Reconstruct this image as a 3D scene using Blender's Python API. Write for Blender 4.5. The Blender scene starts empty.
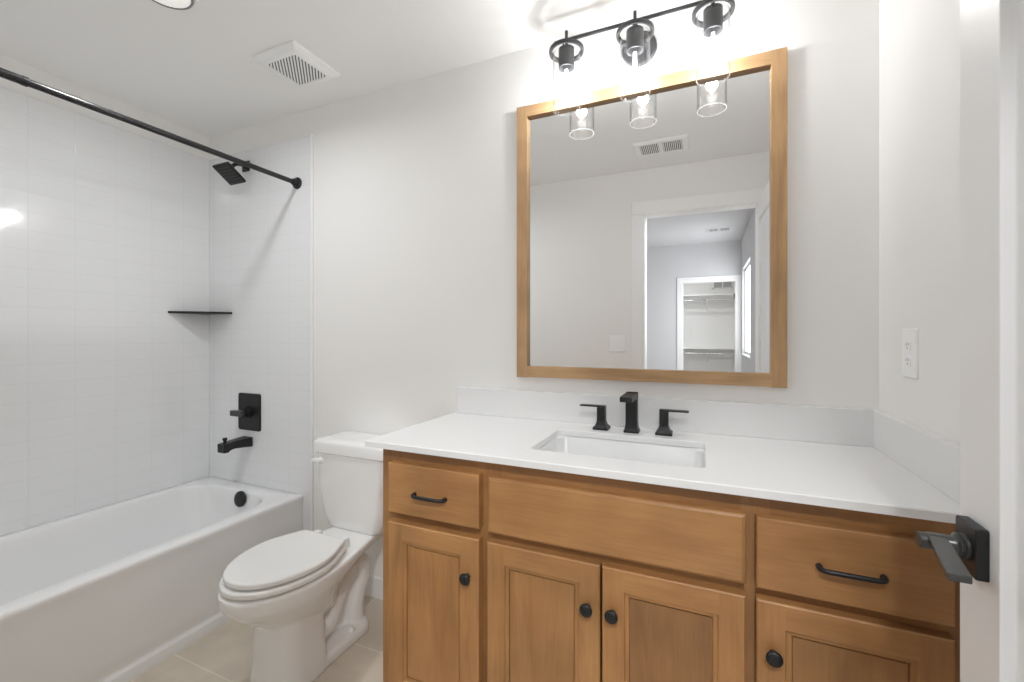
import bpy, bmesh, math, random
from mathutils import Vector, Matrix
random.seed(7)
C = bpy.context.scene.collection
S = bpy.context.scene
PI = math.pi

# ------------------------------------------------------------------ camera, world, light, exposure
cam_d = bpy.data.cameras.new('camera')
cam = bpy.data.objects.new('camera', cam_d); C.objects.link(cam)
cam.location = (-0.4932, -1.6691, 1.2628)
cam.rotation_euler = (PI/2, 0, math.radians(23.591))
cam_d.sensor_width = 36.0
cam_d.lens = 36.0*436.88/1024.0
cam_d.shift_y = -(341.0-334.89)/1024.0
cam_d.clip_start = 0.01
S.camera = cam
S.view_settings.view_transform = 'Standard'
S.view_settings.look = 'None'
S.view_settings.gamma = 1.0
S.view_settings.use_curve_mapping = False
S.view_settings.exposure = 0.27
S.cycles.max_bounces = 16
S.cycles.diffuse_bounces = 12
S.cycles.glossy_bounces = 6
S.cycles.transparent_max_bounces = 24
S.cycles.caustics_reflective = False
S.cycles.caustics_refractive = False
S.cycles.sample_clamp_indirect = 6.0

w = bpy.data.worlds.new('sky'); S.world = w; w.use_nodes = True
bg = w.node_tree.nodes['Background']
bg.inputs['Color'].default_value = (0.88, 0.94, 1.0, 1); bg.inputs['Strength'].default_value = 2.2

def area(name, loc, rot, sx, sy, power, col, shape='RECTANGLE', spread=PI):
    d = bpy.data.lights.new(name, 'AREA'); d.shape = shape; d.size = sx
    if shape in ('RECTANGLE', 'ELLIPSE'): d.size_y = sy
    d.energy = power; d.color = col; d.spread = spread
    o = bpy.data.objects.new(name, d); C.objects.link(o); o.location = loc; o.rotation_euler = rot
    return o
def point(name, loc, power, col, r):
    d = bpy.data.lights.new(name, 'POINT'); d.energy = power; d.color = col; d.shadow_soft_size = r
    o = bpy.data.objects.new(name, d); C.objects.link(o); o.location = loc
    return o
CAN = (-2.180, -0.775)
WARM = (0.965, 0.985, 1.0)
DAY = (0.97, 0.985, 1.0)
area('recessed_lamp_light', (CAN[0], CAN[1], 2.425), (0, 0, 0), 0.13, 0.13, 5.9, WARM, 'DISK', 2.9)
area('window_daylight', (0.10, -5.25, 1.62), (0, PI/2, 0), 1.2, 1.1, 14, DAY)
area('bedroom_fill_light', (-0.19, -2.45, 2.655), (0, 0, 0), 0.30, 0.30, 44, WARM, 'DISK')  # added fill without a fixture; brightens cabinet fronts and floor through the doorway
area('closet_fill_light', (-0.75, -6.6, 2.40), (0, 0, 0), 0.15, 0.15, 5, WARM, 'DISK')  # unseen source added to brighten the closet interior
BULB_X = (-0.952, -0.7075, -0.463); BULB_Y = -0.119
for bx_ in BULB_X:
    point('vanity_bulb_light', (bx_, BULB_Y, 2.185), 3.8, WARM, 0.02)

# ------------------------------------------------------------------ materials
def nm(name):
    m = bpy.data.materials.new(name); m.use_nodes = True
    nt = m.node_tree; b = nt.nodes['Principled BSDF']
    return m, nt, b
def plain(name, col, rough=0.5, metal=0.0, spec=0.5, coat=0.0, bump=None):
    m, nt, b = nm(name)
    b.inputs['Base Color'].default_value = (*col, 1); b.inputs['Roughness'].default_value = rough
    b.inputs['Metallic'].default_value = metal; b.inputs['Specular IOR Level'].default_value = spec
    b.inputs['Coat Weight'].default_value = coat
    n = nt.nodes.new('ShaderNodeTexNoise'); geo = nt.nodes.new('ShaderNodeNewGeometry')
    nt.links.new(geo.outputs['Position'], n.inputs['Vector'])
    sc, st, ds = bump if bump else (60, 0.03, 0.0005)
    n.inputs['Scale'].default_value = sc; n.inputs['Detail'].default_value = 3
    bp = nt.nodes.new('ShaderNodeBump'); bp.inputs['Strength'].default_value = st; bp.inputs['Distance'].default_value = ds
    nt.links.new(n.outputs['Fac'], bp.inputs['Height']); nt.links.new(bp.outputs['Normal'], b.inputs['Normal'])
    return m
def tiles(name, axes, tile, off, col, grout, gw, rough, bump, var=0.0, coat=0.0, wavy=0.0, cloud=0.0):
    """stack-bond tile on world position; axes = which two position components run across / up"""
    m, nt, b = nm(name); L = nt.links.new
    geo = nt.nodes.new('ShaderNodeNewGeometry'); sx = nt.nodes.new('ShaderNodeSeparateXYZ'); L(geo.outputs['Position'], sx.inputs[0])
    cx = nt.nodes.new('ShaderNodeCombineXYZ')
    for k in (0, 1):
        a = nt.nodes.new('ShaderNodeMath'); a.operation = 'SUBTRACT'; L(sx.outputs[axes[k]], a.inputs[0]); a.inputs[1].default_value = off[k]-100*tile[k]
        L(a.outputs[0], cx.inputs[k])
    br = nt.nodes.new('ShaderNodeTexBrick'); L(cx.outputs[0], br.inputs['Vector'])
    br.offset = 0.0; br.squash = 1.0; br.inputs['Scale'].default_value = 1.0
    br.inputs['Brick Width'].default_value = tile[0]; br.inputs['Row Height'].default_value = tile[1]
    br.inputs['Mortar Size'].default_value = gw; br.inputs['Mortar Smooth'].default_value = 0.4; br.inputs['Bias'].default_value = 0
    c2 = tuple(min(1, c*(1-var)) for c in col)
    br.inputs['Color1'].default_value = (*col, 1); br.inputs['Color2'].default_value = (*c2, 1); br.inputs['Mortar'].default_value = (*grout, 1)
    src = br.outputs['Color']
    if cloud:
        n = nt.nodes.new('ShaderNodeTexNoise'); L(geo.outputs['Position'], n.inputs['Vector']); n.inputs['Scale'].default_value = 7; n.inputs['Detail'].default_value = 6
        mp = nt.nodes.new('ShaderNodeMapRange'); L(n.outputs['Fac'], mp.inputs[0]); mp.inputs[1].default_value = .3; mp.inputs[2].default_value = .7
        mp.inputs[3].default_value = 1-cloud; mp.inputs[4].default_value = 1+cloud
        mx = nt.nodes.new('ShaderNodeMix'); mx.data_type = 'RGBA'; mx.blend_type = 'MULTIPLY'; mx.inputs[0].default_value = 1
        L(src, mx.inputs[6]); L(mp.outputs[0], mx.inputs[7]); src = mx.outputs[2]
    L(src, b.inputs['Base Color'])
    b.inputs['Roughness'].default_value = rough; b.inputs['Coat Weight'].default_value = coat
    inv = nt.nodes.new('ShaderNodeMath'); inv.operation = 'SUBTRACT'; inv.inputs[0].default_value = 1; L(br.outputs['Fac'], inv.inputs[1])
    hs = inv.outputs[0]
    bp = nt.nodes.new('ShaderNodeBump'); bp.inputs['Strength'].default_value = bump; bp.inputs['Distance'].default_value = 0.002; L(hs, bp.inputs['Height'])
    last = bp
    if wavy:
        n2 = nt.nodes.new('ShaderNodeTexNoise'); L(geo.outputs['Position'], n2.inputs['Vector']); n2.inputs['Scale'].default_value = 28; n2.inputs['Detail'].default_value = 2
        b2 = nt.nodes.new('ShaderNodeBump'); b2.inputs['Strength'].default_value = wavy; b2.inputs['Distance'].default_value = 0.002
        L(n2.outputs['Fac'], b2.inputs['Height']); L(bp.outputs['Normal'], b2.inputs['Normal']); last = b2
    L(last.outputs['Normal'], b.inputs['Normal'])
    return m
def wood(name, dark, mid, light, axis, rough=0.38):
    """stained maple: streaks run along the given world axis (0 = x, 2 = z), soft blotches over them"""
    m, nt, b = nm(name); L = nt.links.new
    geo = nt.nodes.new('ShaderNodeNewGeometry'); oi = nt.nodes.new('ShaderNodeObjectInfo')
    ad = nt.nodes.new('ShaderNodeVectorMath'); ad.operation = 'MULTIPLY_ADD'
    cb = nt.nodes.new('ShaderNodeCombineXYZ')
    for k in range(3): L(oi.outputs['Random'], cb.inputs[k])
    L(cb.outputs[0], ad.inputs[0]); ad.inputs[1].default_value = (9, 7, 11); L(geo.outputs['Position'], ad.inputs[2])
    mp = nt.nodes.new('ShaderNodeMapping'); L(ad.outputs[0], mp.inputs['Vector'])
    sc = [13, 13, 13]; sc[axis] = 1.6; mp.inputs['Scale'].default_value = sc
    n = nt.nodes.new('ShaderNodeTexNoise'); L(mp.outputs[0], n.inputs['Vector']); n.inputs['Scale'].default_value = 1.0; n.inputs['Detail'].default_value = 5; n.inputs['Distortion'].default_value = 1.2
    cr = nt.nodes.new('ShaderNodeValToRGB'); L(n.outputs['Fac'], cr.inputs[0])
    e = cr.color_ramp.elements; e[0].position = 0.30; e[0].color = (*dark, 1); e[1].position = 0.68; e[1].color = (*light, 1)
    e2 = cr.color_ramp.elements.new(0.48); e2.color = (*mid, 1)
    mp2 = nt.nodes.new('ShaderNodeMapping'); L(ad.outputs[0], mp2.inputs['Vector'])
    s2 = [170, 170, 170]; s2[axis] = 9; mp2.inputs['Scale'].default_value = s2
    n2 = nt.nodes.new('ShaderNodeTexNoise'); L(mp2.outputs[0], n2.inputs['Vector']); n2.inputs['Scale'].default_value = 1.0; n2.inputs['Detail'].default_value = 2
    r2 = nt.nodes.new('ShaderNodeMapRange'); L(n2.outputs['Fac'], r2.inputs[0]); r2.inputs[1].default_value = .3; r2.inputs[2].default_value = .7; r2.inputs[3].default_value = .92; r2.inputs[4].default_value = 1.06
    n3 = nt.nodes.new('ShaderNodeTexNoise'); L(ad.outputs[0], n3.inputs['Vector']); n3.inputs['Scale'].default_value = 6; n3.inputs['Detail'].default_value = 2
    r3 = nt.nodes.new('ShaderNodeMapRange'); L(n3.outputs['Fac'], r3.inputs[0]); r3.inputs[1].default_value = .3; r3.inputs[2].default_value = .7; r3.inputs[3].default_value = .86; r3.inputs[4].default_value = 1.10
    mu = nt.nodes.new('ShaderNodeMath'); mu.operation = 'MULTIPLY'; L(r2.outputs[0], mu.inputs[0]); L(r3.outputs[0], mu.inputs[1])
    mx = nt.nodes.new('ShaderNodeMix'); mx.data_type = 'RGBA'; mx.blend_type = 'MULTIPLY'; mx.inputs[0].default_value = 1
    L(cr.outputs[0], mx.inputs[6]); L(mu.outputs[0], mx.inputs[7])
    my_ = nt.nodes.new('ShaderNodeMix'); my_.data_type = 'RGBA'; my_.blend_type = 'MULTIPLY'; my_.inputs[0].default_value = 1
    L(mx.outputs[2], my_.inputs[6]); L(oi.outputs['Color'], my_.inputs[7]); L(my_.outputs[2], b.inputs['Base Color'])   # board tone set per object
    b.inputs['Roughness'].default_value = rough
    bp = nt.nodes.new('ShaderNodeBump'); bp.inputs['Strength'].default_value = .08; bp.inputs['Distance'].default_value = .0006
    L(n2.outputs['Fac'], bp.inputs['Height']); L(bp.outputs['Normal'], b.inputs['Normal'])
    return m
def thin_glass(name, tint=(1, 1, 1), base=0.04, edge=0.75, power=3.5, absorb=0.0):
    m = bpy.data.materials.new(name); m.use_nodes = True; nt = m.node_tree; L = nt.links.new
    nt.nodes.remove(nt.nodes['Principled BSDF']); out = nt.nodes['Material Output']
    tr = nt.nodes.new('ShaderNodeBsdfTransparent'); tr.inputs[0].default_value = (*tint, 1)
    gl = nt.nodes.new('ShaderNodeBsdfGlossy'); gl.inputs['Roughness'].default_value = 0.02
    lw = nt.nodes.new('ShaderNodeLayerWeight'); lw.inputs['Blend'].default_value = .5
    pw = nt.nodes.new('ShaderNodeMath'); pw.operation = 'POWER'; L(lw.outputs['Facing'], pw.inputs[0]); pw.inputs[1].default_value = power
    ma = nt.nodes.new('ShaderNodeMath'); ma.operation = 'MULTIPLY_ADD'; L(pw.outputs[0], ma.inputs[0]); ma.inputs[1].default_value = edge; ma.inputs[2].default_value = base
    mx = nt.nodes.new('ShaderNodeMixShader'); L(ma.outputs[0], mx.inputs[0]); L(tr.outputs[0], mx.inputs[1]); L(gl.outputs[0], mx.inputs[2])
    L(mx.outputs[0], out.inputs['Surface'])
    if absorb:                                        # a longer way through the wall at grazing angles soaks up more light
        p2 = nt.nodes.new('ShaderNodeMath'); p2.operation = 'POWER'; L(lw.outputs['Facing'], p2.inputs[0]); p2.inputs[1].default_value = 4.0
        c2 = nt.nodes.new('ShaderNodeMix'); c2.data_type = 'RGBA'; L(p2.outputs[0], c2.inputs[0])
        c2.inputs[6].default_value = (*tint, 1); c2.inputs[7].default_value = tuple(t*(1-absorb) for t in tint)+(1,); L(c2.outputs[2], tr.inputs[0])
    return m
def glow(name, col, strength):
    m, nt, b = nm(name); b.inputs['Base Color'].default_value = (*col, 1)
    b.inputs['Emission Color'].default_value = (*col, 1); b.inputs['Emission Strength'].default_value = strength
    return m

M = {}
M['wall'] = plain('wall_paint', (0.865, 0.857, 0.842), 0.75, bump=(240, .10, .0008))
M['ceiling'] = plain('ceiling_paint', (0.90, 0.895, 0.885), 0.85, bump=(120, .35, .0015))
M['trim'] = plain('trim_paint', (0.90, 0.90, 0.90), 0.35)
M['edge'] = plain('edge_strip', (0.84, 0.845, 0.85), 0.3)
M['door'] = plain('door_paint', (0.86, 0.86, 0.86), 0.35)
M['bedwall'] = plain('bedroom_paint', (0.66, 0.66, 0.67), 0.8, bump=(240, .10, .0008))
M['carpet'] = plain('carpet_pile', (0.50, 0.47, 0.43), 0.95, bump=(400, .6, .004))
M['tile_l'] = tiles('shower_tile_side', (1, 2), (0.155, 0.083), (-0.772, 1.466), (0.82, 0.83, 0.84), (0.775, 0.785, 0.795), 0.0018, 0.10, 0.22, coat=.3, wavy=.20)
M['tile_b'] = tiles('shower_tile_end', (0, 2), (0.155, 0.083), (-2.363, 1.466), (0.82, 0.83, 0.84), (0.775, 0.785, 0.795), 0.0018, 0.10, 0.22, coat=.3, wavy=.20)
M['floor'] = tiles('floor_tile', (0, 1), (0.62, 0.333), (-1.93, -0.287), (0.61, 0.545, 0.455), (0.70, 0.645, 0.565), 0.0035, 0.42, 0.3, var=.08, cloud=.10)
M['porcelain'] = plain('porcelain', (0.85, 0.85, 0.845), 0.08, coat=.4)
M['sinkware'] = plain('sink_glaze', (0.72, 0.72, 0.715), 0.3)
M['acrylic'] = plain('tub_enamel', (0.85, 0.855, 0.86), 0.12, coat=.3)
M['seat'] = plain('seat_plastic', (0.84, 0.84, 0.83), 0.22)
M['quartz'] = plain('white_quartz', (0.80, 0.80, 0.80), 0.25)
M['black'] = plain('matte_black_metal', (0.018, 0.018, 0.019), 0.38, metal=0.3, spec=.5)
M['black_g'] = plain('satin_black_metal', (0.055, 0.056, 0.054), 0.30, metal=0.3, spec=.6)
M['rod'] = plain('rod_black', (0.02, 0.02, 0.021), 0.24, metal=0.3, spec=.6)
M['ring'] = plain('brushed_ring', (0.30, 0.30, 0.31), 0.3, metal=1)
M['chrome'] = plain('chrome', (0.75, 0.75, 0.76), 0.12, metal=1)
M['plastic'] = plain('white_plastic', (0.92, 0.92, 0.92), 0.4)
M['dark'] = plain('dark_cavity', (0.12, 0.12, 0.125), 0.8)
M['slot'] = plain('grey_slot', (0.42, 0.42, 0.43), 0.7)
M['grey_metal'] = plain('dark_grey_metal', (0.055, 0.055, 0.058), 0.42, metal=.3)
M['mirror'] = plain('silvered_glass', (0.90, 0.905, 0.905), 0.0, metal=1, bump=(1, 0, 0))
M['glass'] = thin_glass('clear_glass', base=.035, edge=.5, absorb=.45)
m = bpy.data.materials.new('ground_glass_edge'); m.use_nodes = True; nt = m.node_tree; nt.nodes.remove(nt.nodes['Principled BSDF'])
_a = nt.nodes.new('ShaderNodeBsdfTransparent'); _b = nt.nodes.new('ShaderNodeBsdfTranslucent'); _b.inputs[0].default_value = (.9, .9, .9, 1)
_c = nt.nodes.new('ShaderNodeMixShader'); _c.inputs[0].default_value = .14; nt.links.new(_a.outputs[0], _c.inputs[1]); nt.links.new(_b.outputs[0], _c.inputs[2])
nt.links.new(_c.outputs[0], nt.nodes['Material Output'].inputs['Surface']); M['rim'] = m
M['bulb_glass'] = thin_glass('bulb_glass', base=.03, edge=.3, absorb=.2)
M['pane'] = thin_glass('window_glass', base=.03, edge=.5)
M['bulb'] = glow('bulb_filament', (1.0, 0.97, 0.93), 6)
M['lens'] = glow('lamp_lens', (1.0, 0.98, 0.95), 0.25)
WD, WM_, WL = (0.330, 0.158, 0.056), (0.390, 0.194, 0.071), (0.435, 0.224, 0.085)
M['wood_h'] = wood('stained_maple_across', WD, WM_, WL, 0)
M['wood_v'] = wood('stained_maple_upright', WD, WM_, WL, 2)
FD, FM, FL = (0.40, 0.235, 0.110), (0.49, 0.300, 0.148), (0.55, 0.345, 0.178)
M['frame_h'] = wood('honey_wood_across', FD, FM, FL, 0, .45)
M['frame_v'] = wood('honey_wood_upright', FD, FM, FL, 2, .45)

# ------------------------------------------------------------------ mesh helpers
def box(bm, x0, x1, y0, y1, z0, z1, mi=0):
    vs = [bm.verts.new(p) for p in ((x0,y0,z0),(x1,y0,z0),(x1,y1,z0),(x0,y1,z0),(x0,y0,z1),(x1,y0,z1),(x1,y1,z1),(x0,y1,z1))]
    for f in ((3,2,1,0),(4,5,6,7),(0,1,5,4),(1,2,6,5),(2,3,7,6),(3,0,4,7)):
        bm.faces.new([vs[i] for i in f]).material_index = mi
    return vs
def loft(bm, rings, cap0=True, cap1=True, closed=True, mi=0):
    rv = [[bm.verts.new(p) for p in r] for r in rings]
    n = len(rings[0])
    for a, b in zip(rv, rv[1:]):
        for i in range(n if closed else n-1):
            j = (i+1) % n
            bm.faces.new((a[i], a[j], b[j], b[i])).material_index = mi
    if cap0: bm.faces.new(list(reversed(rv[0]))).material_index = mi
    if cap1: bm.faces.new(rv[-1]).material_index = mi
    return rv
def frame_at(d):
    d = Vector(d).normalized(); up = Vector((0, 0, 1)) if abs(d.z) < .9 else Vector((1, 0, 0))
    u = d.cross(up).normalized(); v = u.cross(d).normalized()
    return d, u, v
def lathe(bm, p0, d, prof, n=32, cap0=True, cap1=True, mi=0):
    """prof = [(distance along d, radius)]"""
    d, u, v = frame_at(d); p0 = Vector(p0)
    rings = [[p0+d*s+(u*math.cos(2*PI*i/n)+v*math.sin(2*PI*i/n))*r for i in range(n)] for s, r in prof]
    return loft(bm, rings, cap0, cap1, mi=mi)
def cyl(bm, p0, p1, r, n=24, mi=0, b=0.0):
    p0 = Vector(p0); p1 = Vector(p1); L = (p1-p0).length
    prof = [(0, r), (L, r)] if not b else [(0, r-b), (b, r), (L-b, r), (L, r-b)]
    return lathe(bm, p0, p1-p0, prof, n, mi=mi)
def tube(bm, pts, radii, n=16, mi=0, closed_ends=True):
    pts = [Vector(p) for p in pts]
    if not isinstance(radii, (list, tuple)): radii = [radii]*len(pts)
    rings = []; u = None
    for i, p in enumerate(pts):
        t = (pts[min(i+1, len(pts)-1)]-pts[max(i-1, 0)]).normalized()
        if u is None: _, u, _v = frame_at(t)
        u = (u-t*u.dot(t)).normalized(); v = t.cross(u)
        rings.append([p+(u*math.cos(2*PI*k/n)+v*math.sin(2*PI*k/n))*radii[i] for k in range(n)])
    return loft(bm, rings, closed_ends, closed_ends, mi=mi)
def rrect(x0, x1, y0, y1, r, k=6, m=6):
    """rounded rectangle outline, counter-clockwise, k+1 points per corner and m points between"""
    pts = []
    if not isinstance(r, (list, tuple)): r = [r]*4
    cs = [(x1-r[0], y0+r[0], -PI/2, r[0]), (x1-r[1], y1-r[1], 0, r[1]), (x0+r[2], y1-r[2], PI/2, r[2]), (x0+r[3], y0+r[3], PI, r[3])]
    arcs = [[(cx+rr*math.cos(a+PI/2*i/k), cy+rr*math.sin(a+PI/2*i/k)) for i in range(k+1)] for cx, cy, a, rr in cs]
    for q in range(4):
        a = arcs[q]; b = arcs[(q+1) % 4]; pts += a
        for i in range(1, m+1):
            t = i/(m+1); pts.append((a[-1][0]*(1-t)+b[0][0]*t, a[-1][1]*(1-t)+b[0][1]*t))
    return pts
def at_z(p2, z): return [(x, y, z) for x, y in p2]
ORIG = {}
def obj(name, bm, mats, parent=None, smooth=None, bevel=0.0, seg=2, origin=None):
    """link one bmesh as ONE mesh object; built in room coordinates, moved to its owner's origin"""
    bmesh.ops.recalc_face_normals(bm, faces=bm.faces)
    me = bpy.data.meshes.new(name); bm.to_mesh(me); bm.free()
    for m in (mats if isinstance(mats, (list, tuple)) else [mats]): me.materials.append(m)
    o = bpy.data.objects.new(name, me); C.objects.link(o)
    if parent is not None: og = ORIG[parent.name]
    elif origin is not None: og = Vector(origin)
    else:
        xs = [v.co for v in me.vertices]
        og = Vector(((min(v.x for v in xs)+max(v.x for v in xs))/2, (min(v.y for v in xs)+max(v.y for v in xs))/2, min(v.z for v in xs)))
    me.transform(Matrix.Translation(-og)); ORIG[o.name] = og
    if parent is None: o.location = og
    else: o.parent = parent
    if smooth:
        for p in me.polygons: p.use_smooth = True
        me.set_sharp_from_angle(angle=math.radians(smooth))
    if bevel:
        md = o.modifiers.new('edge', 'BEVEL'); md.width = bevel; md.segments = seg; md.limit_method = 'ANGLE'; md.angle_limit = math.radians(40)
        md.harden_normals = False
    return o
def tag(o, label, cat=None, group=None):
    o['label'] = label
    if cat: o['category'] = cat
    if group: o['group'] = group
    return o
def thing(name, label, cat, loc, group=None):
    o = bpy.data.objects.new(name, None); C.objects.link(o); o.location = loc; o.empty_display_size = .05
    ORIG[o.name] = Vector(loc)
    return tag(o, label, cat, group)
def struct(name, bm, mats, label=None, parent=None, **k):
    o = obj(name, bm, mats, parent, **k); o['kind'] = 'structure'
    if label: o['label'] = label
    return o
B = bmesh.new
def boxes(*bs):
    bm = B()
    for b in bs: box(bm, *b)
    return bm
def wall_with_hole(axis, a0, a1, t0, t1, z0, z1, h0, h1, hz0, hz1):
    """wall slab along x (axis 0) or y (axis 1) with one rectangular opening"""
    bm = B()
    for p, q, r, s in ((a0, h0, z0, z1), (h1, a1, z0, z1), (h0, h1, hz1, z1), (h0, h1, z0, hz0)):
        if q-p < 1e-4 or s-r < 1e-4: continue
        if axis == 0: box(bm, p, q, t0, t1, r, s)
        else: box(bm, t0, t1, p, q, r, s)
    return bm

# ------------------------------------------------------------------ room shell
H = 2.44; XL = -3.187; YF = -1.575; WT = 0.115; YB = YF-WT
BX0, BX1, BY, BH = -3.6, 0.06, -6.05, 2.74          # the bedroom behind the camera
CX0, CX1, CY = -1.7, 0.06, -7.45                    # its closet
struct('floor', boxes((XL-.1, 0.1, YF, 0.1, -.1, 0)), M['floor'], 'beige stone-look tile floor in straight rows')
struct('floor_bedroom', boxes((BX0-.1, BX1+.1, CY-.1, YF, -.1, -.001)), M['carpet'], 'beige carpet floor beyond the open doorway')
struct('ceiling', boxes((XL-.1, 0.1, YF, 0.1, H, H+.1)), M['ceiling'], 'white lightly textured bathroom ceiling')
struct('ceiling_bedroom', boxes((BX0-.1, BX1+.1, BY-.1, YB, BH, BH+.1)), M['bedwall'], 'ceiling of the bedroom seen in the mirror')
struct('ceiling_closet', boxes((CX0-.1, CX1+.1, CY-.1, BY-.1, 2.5, 2.6)), M['wall'], 'ceiling of the closet seen in the mirror')
struct('wall_back', boxes((XL-.1, 0.1, 0, .1, 0, H)), M['wall'], 'warm white painted wall behind mirror and toilet')
struct('wall_right', boxes((0, .1, YF, 0, 0, H)), M['wall'], 'white painted wall at the right end of the vanity')
struct('wall_left', boxes((XL-.1, XL, YF, 0, 0, H)), M['wall'], 'painted wall above the tile on the long side of the tub')
DX0, DX1, DZ = -0.87, -0.17, 2.115
struct('wall_front', wall_with_hole(0, BX0, 0.16, YB, YF, 0, BH, DX0-.018, DX1+.018, 0, DZ+.018), M['wall'], 'painted wall with the doorway, seen in the mirror')
# bedroom and closet beyond the doorway
KX0, KX1, KZ = -0.79, -0.03, 2.11
WY0, WY1, WZ0, WZ1 = -5.85, -4.66, 0.98, 2.26
struct('wall_bedroom_far', wall_with_hole(0, BX0, BX1, BY-.1, BY, 0, BH, KX0-.015, KX1+.015, 0, KZ+.015), M['bedwall'], 'bedroom wall with the closet doorway, seen in the mirror')
struct('wall_bedroom_right', wall_with_hole(1, BY-.1, YB, BX1, BX1+.12, 0, BH, WY0, WY1, WZ0, WZ1), M['bedwall'], 'bedroom wall with the bright window, seen in the mirror')
struct('wall_bedroom_left', boxes((BX0-.1, BX0, BY-.1, YF, 0, BH)), M['bedwall'])
struct('wall_closet_back', boxes((CX0-.1, CX1+.1, CY-.1, CY, 0, 2.5)), M['wall'], 'white back wall of the closet')
struct('wall_closet_left', boxes((CX0-.1, CX0, CY, BY-.1, 0, 2.5)), M['wall'])
struct('wall_closet_right', boxes((CX1, CX1+.1, CY, BY-.1, 0, 2.5)), M['wall'])
# shower tile (three sides of the alcove)
TX1 = -2.356; TZ = 2.303
bm = B(); box(bm, XL, XL+.010, YF+.010, -.010, .02, TZ)
struct('wall_shower_left', bm, M['tile_l'], 'glossy white stacked tile along the tub', bevel=.003)
bm = B(); box(bm, XL, TX1, -.010, 0, .0, TZ)
struct('wall_shower_back', bm, M['tile_b'], 'glossy white stacked tile behind the shower fittings', bevel=.004)
bm = B(); box(bm, XL, TX1, YF, YF+.010, .0, TZ)
struct('wall_shower_front', bm, M['tile_b'], bevel=.004)
bm = B(); box(bm, TX1-.004, TX1+.010, -.013, 0, 0, TZ+.004)
struct('trim_1', bm, M['edge'], 'slim white edge strip where shower tile meets paint', bevel=.004)
# baseboards
def baseboard(name, x0, x1, y0, y1, label=None):
    bm = B(); box(bm, x0, x1, y0, y1, 0, .10)
    struct(name, bm, M['trim'], label, bevel=.004)
baseboard('baseboard_back', TX1+.012, -1.455, -.014, 0, 'white baseboard behind the toilet')
baseboard('baseboard_front', -2.36, DX0-.10, YF, YF+.014)
baseboard('baseboard_right', -.014, 0, YF+.02, -.60)
baseboard('baseboard_bedroom', BX0, KX0-.12, BY, BY+.014)
# door casing + jambs
def casing(name, x0, x1, ztop, yface, depth, sgn, label):
    wv = .092; bm = B(); t = .015
    ya, yb = sorted((yface, yface+sgn*t))
    box(bm, x0-wv, x0-.004, ya, yb, 0, ztop+.004); box(bm, x1+.004, x1+wv, ya, yb, 0, ztop+.004)
    box(bm, x0-wv, x1+wv, ya, yb, ztop+.004, ztop+wv)
    j0, j1 = sorted((yface, yface-sgn*depth))
    box(bm, x0-.016, x0, j0, j1, 0, ztop); box(bm, x1, x1+.016, j0, j1, 0, ztop); box(bm, x0-.016, x1+.016, j0, j1, ztop, ztop+.016)
    return struct(name, bm, M['trim'], label, bevel=.003)
casing('trim_2', DX0, DX1, DZ, YF, WT, 1, 'white casing around the bathroom doorway, seen in the mirror')
casing('trim_3', KX0, KX1, KZ, BY, .1, 1, 'white casing around the closet doorway, seen in the mirror')
bm = B(); box(bm, KX1-.014, KX1, BY-.075, BY-.035, 1.83, 1.92)
struct('closet_hinge', bm, M['black'], 'black hinge on the closet door jamb', bpy.data.objects['trim_3'])
# bedroom window
bm = B(); fw_ = .035
for a, b, c, d in ((WY0, WY0+fw_, WZ0, WZ1), (WY1-fw_, WY1, WZ0, WZ1), (WY0, WY1, WZ0, WZ0+fw_), (WY0, WY1, WZ1-fw_, WZ1), (WY0, WY1, 1.60, 1.63)):
    box(bm, BX1+.05, BX1+.09, a, b, c, d)
box(bm, BX1-.012, BX1+.06, WY0-.01, WY1+.01, WZ0-.02, WZ0-.001)
win = struct('window_1', bm, M['trim'], 'bright bedroom window at the right side of the mirror')
bm = B(); box(bm, BX1+.068, BX1+.072, WY0+.03, WY1-.03, WZ0+.03, WZ1-.03)
struct('window_pane', bm, M['pane'], None, win)

# the bathroom door, swung in against the right wall
HX, HY = -0.176, -1.560; EX, EY = -0.1586, -0.845
dv = Vector((EX-HX, EY-HY, 0)); DW = dv.length; ang = math.atan2(dv.y, dv.x)
def dmap(bm):                                        # local: x along door from hinge, y>0 into the room (left face), z up
    bm.transform(Matrix.Translation((HX, HY, 0)) @ Matrix.Rotation(ang, 4, 'Z'))
DT, DHT = .035, 2.10
bm = B(); st = .097; ov = .024
xs = [0, st, DW-st, DW]; zs = [.012, .22, DHT-.115, DHT]
def grid(bm, y, flip):
    for i in range(3):
        for j in range(3):
            x0, x1, z0, z1 = xs[i], xs[i+1], zs[j], zs[j+1]
            if i == 1 and j == 1:
                s = -1 if not flip else 1
                loops = [(0, 0), (.001, .0135), (.004, .0145)]
                rings = [[(x0+a, y+s*b, z0+a), (x1-a, y+s*b, z0+a), (x1-a, y+s*b, z1-a), (x0+a, y+s*b, z1-a)] for a, b in loops]
                loft(bm, rings, False, True)
            else:
                bm.faces.new([bm.verts.new(p) for p in ((x0, y, z0), (x1, y, z0), (x1, y, z1), (x0, y, z1))])
grid(bm, 0, False); grid(bm, -DT, True)
for x in (0, DW):
    for j in range(3): bm.faces.new([bm.verts.new(p) for p in ((x, 0, zs[j]), (x, -DT, zs[j]), (x, -DT, zs[j+1]), (x, 0, zs[j+1]))])
for z in (zs[0], zs[-1]):
    for i in range(3): bm.faces.new([bm.verts.new(p) for p in ((xs[i], 0, z), (xs[i+1], 0, z), (xs[i+1], -DT, z), (xs[i], -DT, z))])
bmesh.ops.remove_doubles(bm, verts=bm.verts, dist=1e-5)
dmap(bm)
door = struct('door_1', bm, M['door'], 'white flat-panelled door standing open at the right edge', origin=(HX, HY, 0), bevel=.0012)
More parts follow.
